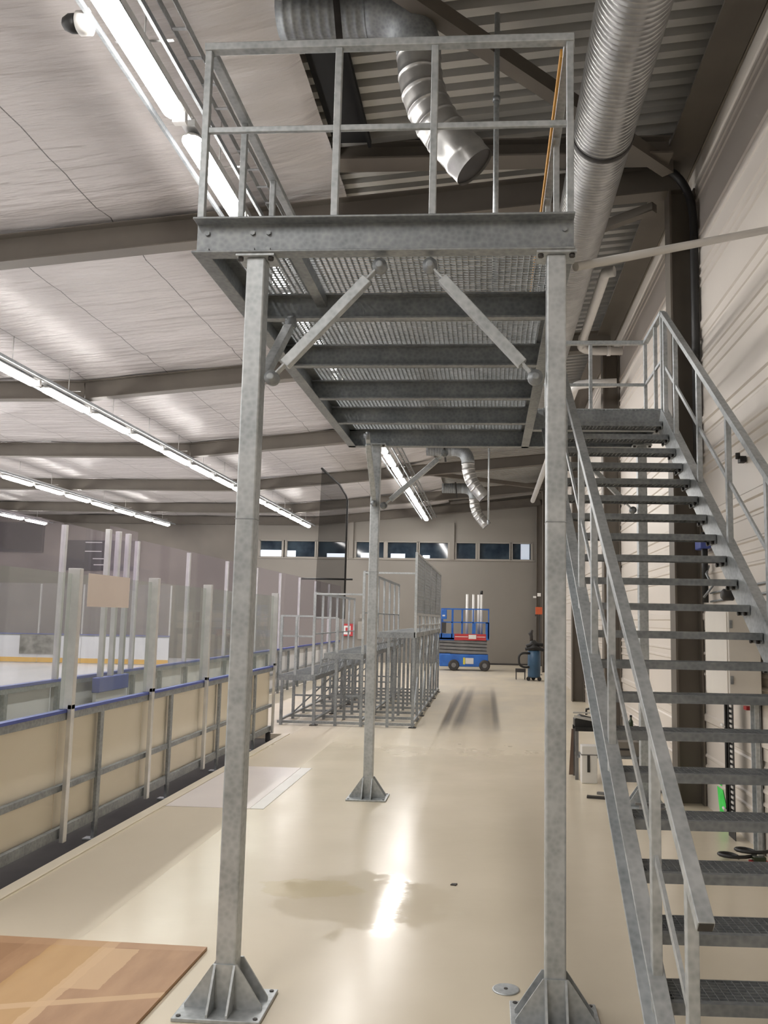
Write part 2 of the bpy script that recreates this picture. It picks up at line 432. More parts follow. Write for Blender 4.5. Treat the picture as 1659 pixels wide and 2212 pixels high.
# ------------------------------------------------------------------ light rows
def make_lamp():
    t = thing('ceiling_light', 'x', 'light')
    MB().box((-.055, .02, .07), (.055, 1.6, .127)).build('housing', 'alu', t)
    d = MB(); L = 1.44
    A = [math.pi*k/10 for k in range(1, 6)]
    pts = [(0, .04, 0)] + [(0, .04 + .09*(1 - math.cos(a)), 0) for a in A] + [(0, L - .09*(1 - math.cos(a)), 0) for a in reversed(A)] + [(0, L, 0)]
    rs = [.012] + [.078*math.sin(a) for a in A] + [.078*math.sin(a) for a in reversed(A)] + [.012]
    d.tube(pts, rs, 14)
    bmesh.ops.scale(d.bm, vec=(1.05, 1, .8), verts=d.bm.verts)
    u = d.bm.copy(); d.bm.normal_update(); u.normal_update()
    bmesh.ops.delete(d.bm, geom=[f for f in d.bm.faces if f.normal.z > .12], context='FACES')
    bmesh.ops.delete(u, geom=[f for f in u.faces if f.normal.z <= .12], context='FACES')
    d.build('diffuser', 'tube', t, recalc=False)
    h_ = MB(); h_.bm.free(); h_.bm = u; h_.build('reflector', 'white_metal', t, recalc=False)
    MB().box((-.05, L + .04, -.02), (.05, L + .1, .07)).build('end_cap', 'white_metal', t)
    return t
lamp0 = make_lamp(); used = [False]
ROWS = [(-2.46, 5.60, 4.55, 33.2, 'row above the platform'), (-7.0, 5.24, -4.2, 33.2, 'second row from the right'),
        (-12.6, 5.24, -4.2, 33.2, 'third row from the right'), (-17.6, 5.24, -4.2, 33.2, 'fourth row from the right'), (-2.46, 5.60, -8.4, 2.2, 'added unseen row behind the camera')]  # last row is unseen, added to light the faces turned to the camera
PITCH = 1.66
for ri, (x, z, y0, y1, nm) in enumerate(ROWS):
    n = int((y1 - y0)/PITCH); n = min(n, 26)
    for k in range(n):
        loc = (x, y0 + k*PITCH, z)
        lab = 'glowing tube light, %s from the back wall in the %s' % (ORD[n - 1 - k], nm)
        if not used[0]:
            lamp0.location = loc; lamp0['label'] = lab; lamp0['group'] = 'tube lights'; used[0] = True
        else: dup(lamp0, loc, lab, 'tube lights')
    t = thing('light_track', 'long slim grey metal track carrying the lights of the ' + nm, 'light track', (x, y0, z))
    ye = y0 + n*PITCH
    for s in (-1, 1):
        MB().box((x + s*.20 - .012, y0 - .1, z + .03), (x + s*.20 + .012, ye, z + .075)).build('rail', 'galv_dull', t)
    MB().box((x - .04, y0 - .1, z + .129), (x + .04, ye, z + .155)).build('spine', 'alu', t)
    y = y0 + .8
    while y < ye:
        MB().cyl((x, y, z + .158), (x, y, zb(x) + .36), .006, 6).box((x - .21, y - .012, z + .157), (x + .21, y + .012, z + .16)).build('hanger', 'alu', t); y += PITCH
    if ri == 0:
        # cable tray with rungs beside the near row
        tr = thing('cable_tray', 'perforated metal cable tray running beside the light row above the platform', 'cable tray', (x + .32, y0, z + .12))
        MB().box((x + .27, y0 - .3, z + .10), (x + .275, ye, z + .16)).box((x + .375, y0 - .3, z + .10), (x + .38, ye, z + .16)).build('side_rail', 'galv', tr)
        r = MB(); y = y0
        while y < ye: r.box((x + .27, y, z + .10), (x + .38, y + .03, z + .105)); y += .3
        r.build('rung', 'galv', tr)
sn = thing('motion_sensor', 'white round sensor with black dome at the near end of the upper light row', 'sensor', (-2.75, 4.98, 5.62))
MB().tube([(-2.66, 4.98, 5.62), (-2.67, 4.98, 5.62), (-2.74, 4.98, 5.62), (-2.75, 4.98, 5.62)], [.06, .075, .075, .06], 24).box((-2.69, 4.96, 5.66), (-2.674, 5.0, 5.72)).build('sensor_body', 'white', sn)
MB().tube([(-2.75, 4.98, 5.62), (-2.80, 4.98, 5.62), (-2.84, 4.98, 5.62), (-2.855, 4.98, 5.62)], [.062, .06, .04, .015], 24).build('dome', 'black', sn)

# ------------------------------------------------------------------ steel platform
PL = thing('steel_platform', 'tall galvanised steel platform with grating deck and guardrails on square posts', 'platform', (-.5, 6.2, 0))
ZT, ZB_ = 3.70, 3.515
X0, X1, Y0, Y1 = -1.475, .395, 3.86, 8.56
def bolts(pts, ax, parent, r=.013, l=.012, mat='galv_dull', name='bolt'):
    for p in pts:
        p = V(p); MB().tube([p, p + V(ax)*l], r, 6).build(name, mat, parent)
def edge(name, p, q, side, bl=None, ax=None):
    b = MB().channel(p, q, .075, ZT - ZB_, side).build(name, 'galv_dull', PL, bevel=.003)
    if bl: bolts(bl, ax, b)
    return b
zm = (ZT + ZB_)/2
yf = Y0 + .075
edge('edge_beam', (X0, yf, zm), (X1, yf, zm), (0, -1, 0), [(x, yf - .005, z) for x in (X0 + .055, X0 + .285, X0 + .365, X1 - .045) for z in (zm - .05, zm + .035)], (0, -1, 0))
edge('edge_beam', (X0 + .005, yf, zm), (X0 + .005, Y1, zm), (1, 0, 0))
edge('edge_beam', (X1 - .005, yf, zm), (X1 - .005, Y1, zm), (-1, 0, 0))
edge('edge_beam', (X0, Y1, zm), (1.60, Y1, zm), (0, -1, 0))
edge('edge_beam', (X1, 7.72, zm), (1.60, 7.72, zm), (0, 1, 0))
edge('edge_beam', (1.595, 7.72, zm), (1.595, Y1, zm), (-1, 0, 0))
for y in (4.84, 5.78, 6.67, 7.53):
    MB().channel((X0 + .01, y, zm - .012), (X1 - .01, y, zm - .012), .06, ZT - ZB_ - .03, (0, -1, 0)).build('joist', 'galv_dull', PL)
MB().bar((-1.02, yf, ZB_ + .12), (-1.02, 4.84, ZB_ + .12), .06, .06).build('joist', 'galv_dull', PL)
g = MB()
def grate(m, x0, x1, y0, y1, z, px=.034, py=.034, h=.02, t=.003):
    n = round((x1 - x0)/px); k = round((y1 - y0)/py)
    for i in range(n + 1):
        x = x0 + (x1 - x0)*i/n; m.box((x - t/2, y0, z - h), (x + t/2, y1, z))
    for j in range(k + 1):
        y = y0 + (y1 - y0)*j/k; m.box((x0, y - t/2, z - h*.5), (x1, y + t/2, z - .001))
grate(g, X0 + .02, X1 - .02, yf + .01, Y1 - .01, ZT + .022)
g.build('grating', 'galv', PL)
g = MB(); grate(g, X1 - .01, 1.585, 7.73, Y1 - .01, ZT + .022); g.build('grating', 'galv', PL)

def post(x, y, w=.092, top=ZB_, lugs=()):
    p = MB().box((x - w/2, y - w/2, .02), (x + w/2, y + w/2, top - .012)).build('post', 'galv', PL, bevel=.008)
    b = MB().box((x - .195, y - .165, 0), (x + .195, y + .165, .016)); b = b.build('base_plate', 'galv', p, bevel=.003)
    gm = MB(); h, e = .20, .175
    for s in (-1, 1):       # plates parallel to x, on the front and back faces
        yy = y + s*(w/2 + .004)
        gm.prism([(x - e, yy - .005, .016), (x + e, yy - .005, .016), (x + e, yy - .005, .03), (x + w/2 + .01, yy - .005, h), (x - w/2 - .01, yy - .005, h), (x - e, yy - .005, .03)], (0, .01, 0))
        for q in (-1, 1):   # ribs towards front and back
            xx = x + q*(w/2 - .002)
            gm.prism([(xx - .005, yy + s*.005, .016), (xx - .005, y + s*.15, .016), (xx - .005, y + s*.15, .028), (xx - .005, yy + s*.005, h)], (.01, 0, 0))
    gm.build('gusset', 'galv', p)
    MB().box((x - .095, y - .07, top - .012), (x + .095, y + .07, top)).build('cap_plate', 'galv', p)
    bolts([(x + a*.17, y + b_*.14, .016) for a in (-1, 1) for b_ in (-1, 1)], (0, 0, 1), p, .011, .004, 'dark', 'anchor_bolt')
    bolts([(x + a*.075, y - .045, top - .012) for a in (-1, 1)], (0, 0, -1), p, .014, .016, 'dark')
    sm = MB().box((x - w/2 - .0015, y - w/2 - .0015, 2.205), (x + w/2 + .0015, y + w/2 + .0015, 2.21)); sm.build('weld_seam', 'galv_dull', p)
    return p
PX, PXR, PY, PYB = -1.160, .308, 3.94, 8.41
post(PX, PY); post(PXR, PY); post(PX, PYB); post(1.512, 8.41)
def brace(p, q, n):
    p, q, n = V(p), V(q), V(n); d = (q - p).normalized()
    b = MB().bar(p + d*.09, q - d*.09, .05, .05, n).bar(p + d*.03, p + d*.1, .012, .045, n).bar(q - d*.1, q - d*.03, .012, .045, n).build('brace', 'galv', PL, bevel=.004)
    for c in (p, q):
        MB().tube([c - n*.036, c - n*.0355, c - n*.02, c - n*.0195, c + n*.02], [.012, .02, .02, .036, .036], 16).build('lug', 'galv_dull', b)
    return b
fy = PY - .02
brace((PX + .098, fy, 2.90), (-.548, fy, 3.46), (0, 1, 0)); brace((PXR - .098, fy, 2.90), (-.302, fy, 3.46), (0, 1, 0))
brace((PX, PY + .1, 2.90), (PX, PY + .72, 3.45), (1, 0, 0))
brace((PX + .09, PYB - .03, 2.88), (-.46, PYB - .03, 3.42), (0, 1, 0)); brace((PX, PYB - .09, 2.90), (PX, PYB - .66, 3.46), (1, 0, 0))
brace((1.512 - .09, PYB, 2.86), (.86, PYB, 3.46), (0, 1, 0))
# guardrails
RT, RM = 4.605, 4.163
def rail_run(p, q, top=True, mid=True, ext=0.):
    p, q = V(p), V(q); d = (q - p).normalized()
    if top: MB().bar(p + V((0, 0, RT)), q + V((0, 0, RT)), .052, .04).build('top_rail', 'galv', PL, bevel=.004)
    if mid: MB().bar(p - d*ext + V((0, 0, RM)), q + d*ext + V((0, 0, RM)), .02, .03).build('mid_rail', 'galv', PL, bevel=.003)
def rail_post(x, y, a=.034): 
    MB().box((x - a/2, y - a/2, ZT), (x + a/2, y + a/2, RT - .018)).build('guardrail_post', 'galv', PL, bevel=.003)
GX0, GX1, GY0 = -1.44, .372, 3.885
rail_run((GX0 - .02, GY0, 0), (GX1 + .02, GY0, 0), ext=.0)
rail_run((GX0, GY0 + .03, 0), (GX0, 8.48, 0), mid=False); rail_run((GX1, GY0 + .03, 0), (GX1, 7.6, 0), mid=False)
rail_run((GX0, 8.49, 0), (1.575, 8.49, 0)); rail_run((1.575, 7.63, 0), (1.575, 8.46, 0))
for x in (GX0, -.775, -.293, GX1): rail_post(x, GY0)
for y in (4.51, 5.15, 5.8, 6.45, 7.1, 7.75): rail_post(GX0, y)
for y in (4.72, 5.43, 6.15, 6.85, 7.58): rail_post(GX1, y)
for x in (GX0, -.8, -.2, .4, 1.02, 1.575): rail_post(x, 8.49)
rail_post(1.575, 7.97); rail_post(1.575, 7.66)
ob = MB().bar((.333, 3.92, 4.558), (.333, 7.45, 4.558), .012, .045).build('timber_batten', 'batten')
tag(ob, 'long yellow pine batten lying along the right guardrail of the platform', 'batten')
ob = MB().cyl((.43, 4.2, 3.57), (2.09, 5.45, 4.405), .023).build('metal_pole', 'white_metal')
tag(ob, 'long pale round metal pole slanting from the platform edge up to the clad wall', 'pole')

# ------------------------------------------------------------------ staircase
ST = thing('steel_staircase', 'long galvanised steel staircase with grating treads rising to the platform', 'staircase', (1.035, 7.70, 0))
sy = lambda k: 3.337 + .218*k
sz = lambda k: .362 + .1674*k
XL, XR = .54, 1.53      # inner faces of the stringers
nose = lambda y: .362 + (y - 3.337)*.1674/.218
def stringer(x, side):
    p = V((x, 2.80, nose(2.80) - .045)); q = V((x, 7.62, nose(7.62) - .055))
    up = V((0, -(.1674), .218)).normalized()
    m = MB().channel(p, q, .062, .215, side, up=up)
    s = m.build('stringer', 'galv', ST, bevel=.003)
    return s
sl_ = stringer(XL - .01, (-1, 0, 0)); sr = stringer(XR + .01, (1, 0, 0))
def tread_mesh():
    m = MB(); L = XR - XL; D = .22
    m.box((0, 0, -.042), (L, .006, 0)).box((0, D - .005, -.034), (L, D, 0)).box((0, 0, -.062), (.006, D, 0)).box((L - .006, 0, -.062), (L, D, 0))
    m.box((0, -.002, -.012), (L, .03, .0012))
    for i in range(1, 30):
        x = L*i/30; m.box((x - .0016, .03, -.026), (x + .0016, D, -.001))
    for j in range(1, 7):
        y = .03 + (D - .03)*j/7; m.box((0, y - .0016, -.02), (L, y + .0016, -.0005))
    return m
first = None
for k in range(-1, 20):
    if first is None:
        m = tread_mesh()
        bmesh.ops.translate(m.bm, verts=m.bm.verts, vec=ST.location)
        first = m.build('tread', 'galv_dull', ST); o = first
        for xx, s_ in ((XL + .007, 1), (XR - .007, -1)):
            bolts([(xx - XL + ST.location.x, yy + ST.location.y, -.05 + ST.location.z) for yy in (.05, .17)], (s_, 0, 0), first, .014, .014, 'dark')
    else:
        o = first.copy(); COL.objects.link(o); o.parent = ST
        for bo in kids(first):
            b2 = bo.copy(); COL.objects.link(b2); b2.parent = o
    o.location = V((XL, sy(k), sz(k))) - ST.location
# handrails
def hand(x, posts, foot_side, y0, y1, ext_top):
    H = .975
    hr = MB().bar((x, y0, nose(y0) + H), (x, y1, nose(y1) + H), .052, .042, (0, 0, 1)).build('handrail', 'galv', ST, bevel=.003)
    MB().bar((x, y0 - .002, nose(y0 - .002) + H), (x, y0 + .01, nose(y0 + .01) + H), .044, .034, (0, 0, 1)).build('open_end_shade', 'dark', hr)  # dark plug: shade of the hollow tube put into its colour
    MB().bar((x, y0 + .12, nose(y0 + .12) + .5), (x, y1, nose(y1) + .5), .014, .03, (0, 0, 1)).build('mid_rail', 'galv', ST)
    for y in posts:
        z0 = nose(y) - .06
        pp = MB().box((x - .019, y - .019, z0), (x + .019, y + .019, nose(y) + H - .02)).build('baluster_post', 'galv', ST, bevel=.003)
        bolts([(x, y - .019, z0 + .02)], (0, -1, 0), pp, .012, .012, 'dark')
hand(XL - .035, (2.86, 3.36, 4.28, 4.82, 5.33, 6.2, 7.0, 7.55), -1, 2.70, 7.62, 0)
hand(XR + .035, (2.97, 3.66, 4.35, 5.04, 5.76, 6.45, 7.14, 7.50), 1, 2.70, 7.55, 0)
ST.rotation_euler.z = math.radians(1.75)

# ------------------------------------------------------------------ ducts and pipes
def spiral_duct():
    t = thing('spiral_duct', 'big round spiral duct running under the roof along the right wall', 'duct', (.93, 5, 5.88))
    m = MB(); pts = []; rs = []; y = -2.
    while y < 15.5:
        for dy, dr in ((0, 0), (.040, 0), (.0415, -.007), (.0465, -.007), (.048, 0)): pts.append((.93, y + dy, 5.88)); rs.append(.255 + dr)
        y += .052
    m.tube(pts, rs, 36); m.build('duct_pipe', 'duct', t)
    MB().tube([(.93, 6.78, 5.88), (.93, 6.785, 5.88), (.93, 6.825, 5.88), (.93, 6.83, 5.88)], [.258, .266, .266, .258], 40).build('joint_ring', 'dark', t)
    h = MB()
    for y in (.5, 3.7, 9.2, 12.5): h.cyl((.93 - .2, y, 6.05), (.93 - .2, y, 6.62), .006, 6).cyl((.93 + .2, y, 6.05), (.93 + .2, y, 6.64), .006, 6)
    h.build('hanger_rod', 'dark', t)
spiral_duct()
def arc(c, a, b, n=8):      # smooth corner through control points
    a, b, c = V(a), V(b), V(c); return [(1-t)**2*a + 2*t*(1-t)*c + t*t*b for t in (i/n for i in range(n + 1))]
def curved_duct(label):
    t = thing('ventilation_duct', label, 'duct', (-.6, 6.0, 6.42), 'curved ventilation ducts')
    r = .168
    m = MB(); x = -1.68; pts = []; rs = []
    while x < -1.0:
        pts += [(x, 6, 6.42), (x + .05, 6, 6.42), (x + .06, 6, 6.42)]; rs += [r, r, r + .007]; x += .07
    m.tube(pts, rs, 28); m.build('flexible_hose', 'galv_dull', t)
    p1 = arc((-.58, 6, 6.42), (-1.0, 6, 6.42), (-.58, 6, 6.05), 10)
    MB().tube(p1, r + .005, 28).build('elbow', 'galv_dull', t)
    p2 = arc((-.575, 6, 5.62), (-.58, 6, 6.07), (-.30, 6.0, 5.33), 12) + [V((-.14, 6.0, 5.14))]
    full = []; rr = []
    for i, p in enumerate(p2):
        full.append(p); rr.append(r)
        if i + 1 < len(p2) and i % 2 == 0:
            q = p2[i+1]; full += [p.lerp(q, .4), p.lerp(q, .46), p.lerp(q, .6), p.lerp(q, .66)]; rr += [r, r + .006, r + .006, r]
    MB().tube(full, rr, 32, cap=False).build('duct_outlet', 'duct', t)
    e = p2[-1]; d = (p2[-1] - p2[-2]).normalized()
    MB().tube([e - d*.02, e - d*.03], r - .004, 28).build('outlet_shade_disc', 'dark', t)  # dark disc painting the shade inside the open duct end
    MB().bar((-1.22, 5.8, 6.6), (-1.16, 5.8, 6.05), .05, .012).build('hanger_strap', 'dark', t)
    return t
cd = curved_duct('curved zinc duct bending down behind the top guardrail, nearest of its kind')
dup(cd, (-.6, 21.8, 6.2), 'distant curved duct seen just under the platform, second of its kind')
dup(cd, (-.55, 28.4, 6.2), 'farthest curved duct hanging near the back wall')
def drop_pipe(x, y, z0, label, c2=None):
    t = thing('drop_pipe', label, 'pipe', (x, y, z0), 'thin drop pipes')
    MB().cyl((x, y, z0 + .1), (x, y, 6.62), .022).build('pipe_run', 'galv', t)
    MB().tube([(x, y, z0), (x, y, z0 + .03), (x, y, z0 + .1), (x, y, z0 + .12)], [.012, .034, .034, .024], 14).build('fitting', 'galv_dull', t)
    MB().cyl((x, y, 5.86), (x, y, 5.9), .03).build('coupling', 'galv_dull', t)
drop_pipe(.022, 6.3, 4.0, 'thin vertical pipe dropping from the roof behind the front guardrail')
drop_pipe(-.03, 20.4, 4.05, 'distant thin vertical pipe beside the second curved duct')
def pipes_right():
    t = thing('white_pipe', 'pale insulated pipe below the big duct with an elbow to the wall', 'pipe', (1.3, 9.6, 5.5))
    X, Z = 1.33, 5.83
    MB().tube([(X + .1, 9.55, Z)] + [(X, 9.6, Z)] + [(X, y, Z) for y in (9.8, 11, 12.2)] + arc((X, 12.45, Z), (X, 12.2, Z), (X + .25, 12.5, Z), 6) + [(1.98, 12.5, Z)], .062, 16).build('pipe_run', 'white_metal', t)
    MB().cyl((1.75, 12.5, Z), (1.8, 12.5, Z), .075).cyl((X, 11.9, Z), (X, 11.96, Z), .072).build('pipe_collar', 'white', t)
    t = thing('white_pipe', 'second pale pipe behind the elbow, running on along the wall', 'pipe', (1.3, 14, 5.3))
    MB().tube([(1.95, 12.9, 5.45), (1.5, 12.95, 5.45)] + arc((1.33, 13.0, 5.45), (1.48, 12.97, 5.45), (1.33, 13.2, 5.45), 6) + [(1.33, 26, 5.45)], .07, 16).build('pipe_run', 'white_metal', t)
pipes_right()
ob = MB().tube([(.9, 8.5, 6.42), (1.2, 8.46, 6.5)] + arc((2.07, 8.44, 6.62), (1.35, 8.46, 6.53), (2.075, 8.44, 5.85), 14) + [(2.075, 8.44, 5.0), (2.072, 8.44, 3.35)], .042, 14).build('black_hose', 'black')
tag(ob, 'thick black hose curving from the roof down along the nearest brown column', 'hose')

# ------------------------------------------------------------------ rink boards
def near_bay(x, y, L, last=False, label=''):
    t = thing('rink_board', label, 'rink board', (x, y, 0), 'low boards beside the walkway')
    f = MB().box((x - .02, y, .075), (x + .02, y + L, .15)).box((x - .02, y, .42), (x + .02, y + L, .465)).box((x - .03, y, .945), (x + .03, y + L, 1.0))
    f.build('frame_rail', 'galv_dull', t, bevel=.002)
    MB().box((x - .055, y + .005, .1), (x - .025, y + L - .005, .945)).build('panel', 'cream', t)
    MB().box((x - .03, y, 1.0), (x + .034, y + L, 1.022)).build('cap', 'blue_cap', t)
    MB().box((x - .006, y + .056, 1.023), (x + .006, y + L - (.06 if last else .002), 2.05)).build('shield_pane', 'glass_low', t)
    def sp(yy):
        MB().box((x + .034, yy - .027, .05), (x + .068, yy + .027, 1.06)).box((x - .03, yy - .027, 1.022), (x + .068, yy + .027, 2.09)).build('shield_post', 'alu', t, bevel=.004)
    sp(y + .028)
    if last: sp(y + L - .03)
    MB().box((x + .005, y + .58, -.07), (x + .033, y + .64, .945)).box((x - .06, y + .57, -.075), (x + .05, y + .65, -.06)).build('leg', 'galv_dull', t, bevel=.002)
    if last: MB().box((x - .03, y + L - .1, -.07), (x + .03, y + L - .04, .07)).build('leg', 'dark', t)
    return t
for k in range(5):
    near_bay(-3.2, 4.725 + 1.545*k, 1.542, k == 4, ['cream rink board with low glass, cut by the left picture edge', 'cream rink board with low glass, holding the blank paper sign', 'cream rink board with low glass, right after the one with the paper sign',
        'cream rink board with low glass, partly behind the front left post', 'last cream rink board of the near row, beside the bleacher'][k])
ob = MB().box((-3.193, 6.53, 1.80), (-3.19, 7.31, 2.065)).build('paper_sign', 'paper')
tag(ob, 'blank pinkish paper taped to the top of the low rink glass', 'sign')

def tall_bay(L):
    t = thing('rink_board', '', 'rink board', (0, 0, 0), 'tall boards around the ice')
    MB().box((-.02, 0, .075), (.02, L, .14)).box((-.02, 0, .43), (.02, L, .47)).box((-.03, 0, .93), (.03, L, .98)).box((.0, .02, -.075), (.05, .08, .93)).box((.0, L/2 - .03, .0), (.05, L/2 + .03, .93)).build('frame_rail', 'galv_dull', t)
    MB().box((-.05, .005, .02), (-.03, L - .005, .93)).build('panel', 'board_white', t)
    MB().box((-.054, .005, .02), (-.0505, L - .005, .18)).build('kick_strip', 'yellow', t)
    MB().box((-.05, 0, .98), (.034, L, 1.01)).build('cap', 'blue_cap', t)
    MB().box((-.006, .046, 1.011), (.006, L - .002, 2.76)).build('shield_pane', 'glass_tall', t)
    MB().box((-.03, .0, 1.011), (.03, .044, 2.74)).build('shield_post', 'alu', t)
    return t
tb = tall_bay(1.996)
TL = ['rink board with tall clear glass along the ice, %s from the camera end' % ORD[k] for k in range(11)]
tb.location = (-4.82, 5.2, 0); tb['label'] = TL[0]
for k in range(1, 11): dup(tb, (-4.82, 5.2 + 2.0*k, 0), TL[k])
# far short side of the ice
fb = tall_bay(1.557)
for c in kids(fb): c.rotation_euler.z = 0
fb.rotation_euler.z = math.pi/2
FX = -11.0
fb.location = (FX, 28.7, 0); fb['label'] = 'far white rink board with yellow kick strip, nearest the ice corner'; fb['group'] = 'boards at the far end of the ice'
for k in range(1, 6):
    r = dup(fb, (FX - 1.56*k, 28.7, 0), 'far white rink board with yellow strip, %s from the ice corner' % ORD[k], 'boards at the far end of the ice')
ob = MB().box((-16.3, 28.59, .3), (-14.95, 28.64, .97)).build('bench_gap', 'dark_clutter')
tag(ob, 'dark mottled opening with bench clutter in the far white boards', 'bench opening')
gt = thing('rink_gate', 'small white rink gate with thick blue top behind the paper sign', 'gate', (-4.7, 10.2, 0))
MB().box((-4.72, 9.95, -.075), (-4.68, 10.75, .80)).build('panel', 'board_white', gt)
MB().box((-4.73, 9.93, .80), (-4.64, 10.77, .98)).build('cap', 'blue_cap', gt, bevel=.01)
for y in (10.05, 10.33, 10.62): MB().box((-4.72, y - .03, .98), (-4.66, y + .03, 2.78)).build('shield_post', 'alu', gt, bevel=.004)
gl = MB().box((-4.695, 10.08, 2.05), (-4.685, 10.9, 2.83)).build('shield_pane', 'glass_tall', gt)
# things on the far left wall
sc = thing('scoreboard', 'dark square scoreboard high on the far wall at left', 'scoreboard', (-19.4, YB - .1, 4.2))
MB().box((-20.5, YB - .12, 4.2), (-18.4, YB - .024, 5.45)).build('casing', 'dark', sc); MB().box((-20.45, YB - .125, 4.25), (-18.45, YB - .121, 5.4)).build('face', 'black', sc)
wd = thing('dark_opening', 'wide dark gallery window on the far wall behind the rink', 'window', (-16, YB - .1, 3.5))
MB().box((-17.5, YB - .08, 3.48), (-14.3, YB - .024, 4.72)).build('casing', 'black', wd)
b = MB()
for x0, z0 in ((-16.6, 4.62), (-16.6, 4.25), (-16.25, 3.95), (-16.2, 3.7)): b.box((x0, YB - .1, z0), (x0 + .7, YB - .08, z0 + .035))
b.build('light_strip', 'white_metal', wd)
# net
nt_ = thing('safety_net', 'black safety net hanging from the ceiling beyond the bleacher', 'net', (-4.42, 23.5, 1.7))
MB().prism([(-4.42, 21.2, 1.7), (-4.42, 25.7, 1.7), (-4.42, 25.7, 5.4), (-4.42, 24.2, 5.655), (-4.42, 21.6, 5.655)], (.004, 0, 0)).build('netting', 'net', nt_)
MB().tube([(-4.42, 21.6, 5.635), (-4.42, 24.2, 5.63), (-4.42, 25.4, 5.48), (-4.42, 25.7, 5.36), (-4.42, 25.7, 1.7)], .03, 8).build('border_rope', 'black', nt_)
MB().cyl((-5.8, 25.75, 2.92), (-4.2, 25.75, 2.92), .03, 8).build('spreader_rod', 'black', nt_)

# ------------------------------------------------------------------ bleacher stand
def bleacher():
    t = thing('bleacher_stand', 'galvanised three-step bleacher scaffold with railings beside the rink', 'bleacher', (-2.3, 17.2, 0))
    tiers = [(-3.42, -2.81, .80), (-2.68, -2.03, 1.16), (-1.86, -1.19, 1.52)]
    ya, yb = 13.78, 20.6
    ys = [ya + (yb - ya)*i/4 for i in range(5)]
    for (a, b, z) in tiers:
        m = MB(); grate(m, a, b, ya, yb, z, .05, .09, .02, .006)
        m.box((a, ya - .02, z - .085), (b, ya + .01, z + .005)).box((a, ya, z - .08), (a + .02, yb, z)).box((b - .02, ya, z - .08), (b, yb, z)).box((a, yb - .02, z - .08), (b, yb, z))
        m.build('deck', 'galv_dull', t)
    for (a, b, z), z2 in zip(tiers, (1.16, 1.52)):   # riser screens between the steps
        m = MB(); xa = b; xb = b + .13
        for j in range(24):
            y = ya + .1 + (yb - ya - .2)*j/23; m.bar((xa, y, z - .02), (xb, y, z2 - .03), .014, .014)
        for q in (.35, .7): m.bar((xa + .13*q, ya, z + (z2 - z)*q), (xa + .13*q, yb, z + (z2 - z)*q), .014, .014)
        m.build('riser', 'galv_dull', t)
    ys2 = sorted(ys + [(p + q)/2 for p, q in zip(ys, ys[1:])])
    XS = [(-3.36, .72), (-2.82, .72), (-2.47, 1.08), (-2.05, 1.08), (-1.62, 1.44), (-1.21, 1.44)]
    for y in ys2:
        for x, h in XS:
            MB().box((x - .022, y - .022, .0), (x + .022, y + .022, h)).build('leg', 'galv_dull', t)
        MB().box((-3.42, y - .02, .03), (-1.17, y + .02, .07)).build('base_beam', 'galv_dull', t)
    for x in (-3.36, -2.82, -2.05, -1.21):
        MB().box((x - .02, ya, .07), (x + .02, yb, .105)).build('base_beam', 'galv_dull', t)
    for y in ys2[1::2]:
        MB().bar((-3.36, y, .1), (-2.47, y, .95), .025, .025).build('cross_brace', 'galv_dull', t)
        MB().bar((-3.36, y, .40), (-2.05, y, .40), .03, .03).build('cross_brace', 'galv_dull', t)
    for y in ys[:-1]:
        MB().bar((-1.21, y, .12), (-1.21, y + 1.7, 1.4), .025, .025).build('cross_brace', 'galv_dull', t)
    f = MB()
    for x in (-2.82, -1.21):
        for y in ys: f.box((x - .06, y - .06, 0), (x + .06, y + .06, .012))
    f.build('foot_plate', 'dark', t)
    # stepped railings, along the stand and across its near end
    for (x, zt, zl, yend) in ((-2.86, 2.14, .8, 17.9), (-2.05, 2.5, 1.16, 19.2)):
        MB().bar((x, ya, zt), (x, yend, zt), .04, .04).build('railing', 'galv', t)
        n = 6
        for j in range(n + 1):
            y = ya + (yend - ya)*j/n; MB().box((x - .018, y - .018, zl), (x + .018, y + .018, zt)).build('railing_post', 'galv', t)
        MB().bar((x, ya, (zt + zl)/2), (x, yend, (zt + zl)/2), .02, .02).build('railing', 'galv', t)
    for a, b, z in ((-3.42, -2.86, 1.76), (-3.42, -2.86, 1.43), (-2.86, -2.05, 2.13), (-2.05, -1.21, 2.49), (-2.86, -2.47, 1.74)):
        MB().bar((a, ya, z), (b, ya, z), .028, .028).build('railing', 'galv', t)
    for x, z0, z1 in ((-3.40, .8, 1.76), (-3.15, .8, 1.76), (-2.86, .8, 2.14), (-2.47, 1.16, 1.74), (-2.05, 1.16, 2.5)):
        MB().box((x - .02, ya - .02, z0), (x + .02, ya + .02, z1)).build('railing_post', 'galv', t)
    # tall back screen
    m = MB(); x = -1.19; z0, z1 = 1.84, 2.84
    for j in range(5):
        y = ya + (yb - ya)*j/4; m.box((x - .02, y - .02, 1.44), (x + .02, y + .02, z1))
    m.box((x - .02, ya, z1 - .03), (x + .02, yb, z1)).box((x - .02, ya, z0 - .04), (x + .02, yb, z0)).box((x - .015, ya, 1.62), (x + .015, yb, 1.65))
    s = m.build('back_screen', 'galv', t)
    g_ = MB(); y = ya
    while y < yb: g_.box((x - .003, y, z0), (x + .003, y + .018, z1 - .03)); y += .04
    z = z0
    while z < z1: g_.box((x - .004, ya, z), (x + .004, yb, z + .012)); z += .06
    for j in range(9):
        yy = ya + (yb - ya)*j/8; g_.box((x - .012, yy - .012, 1.5), (x + .012, yy + .012, z0))
    g_.build('mesh_infill', 'galv_dull', s)
bleacher()

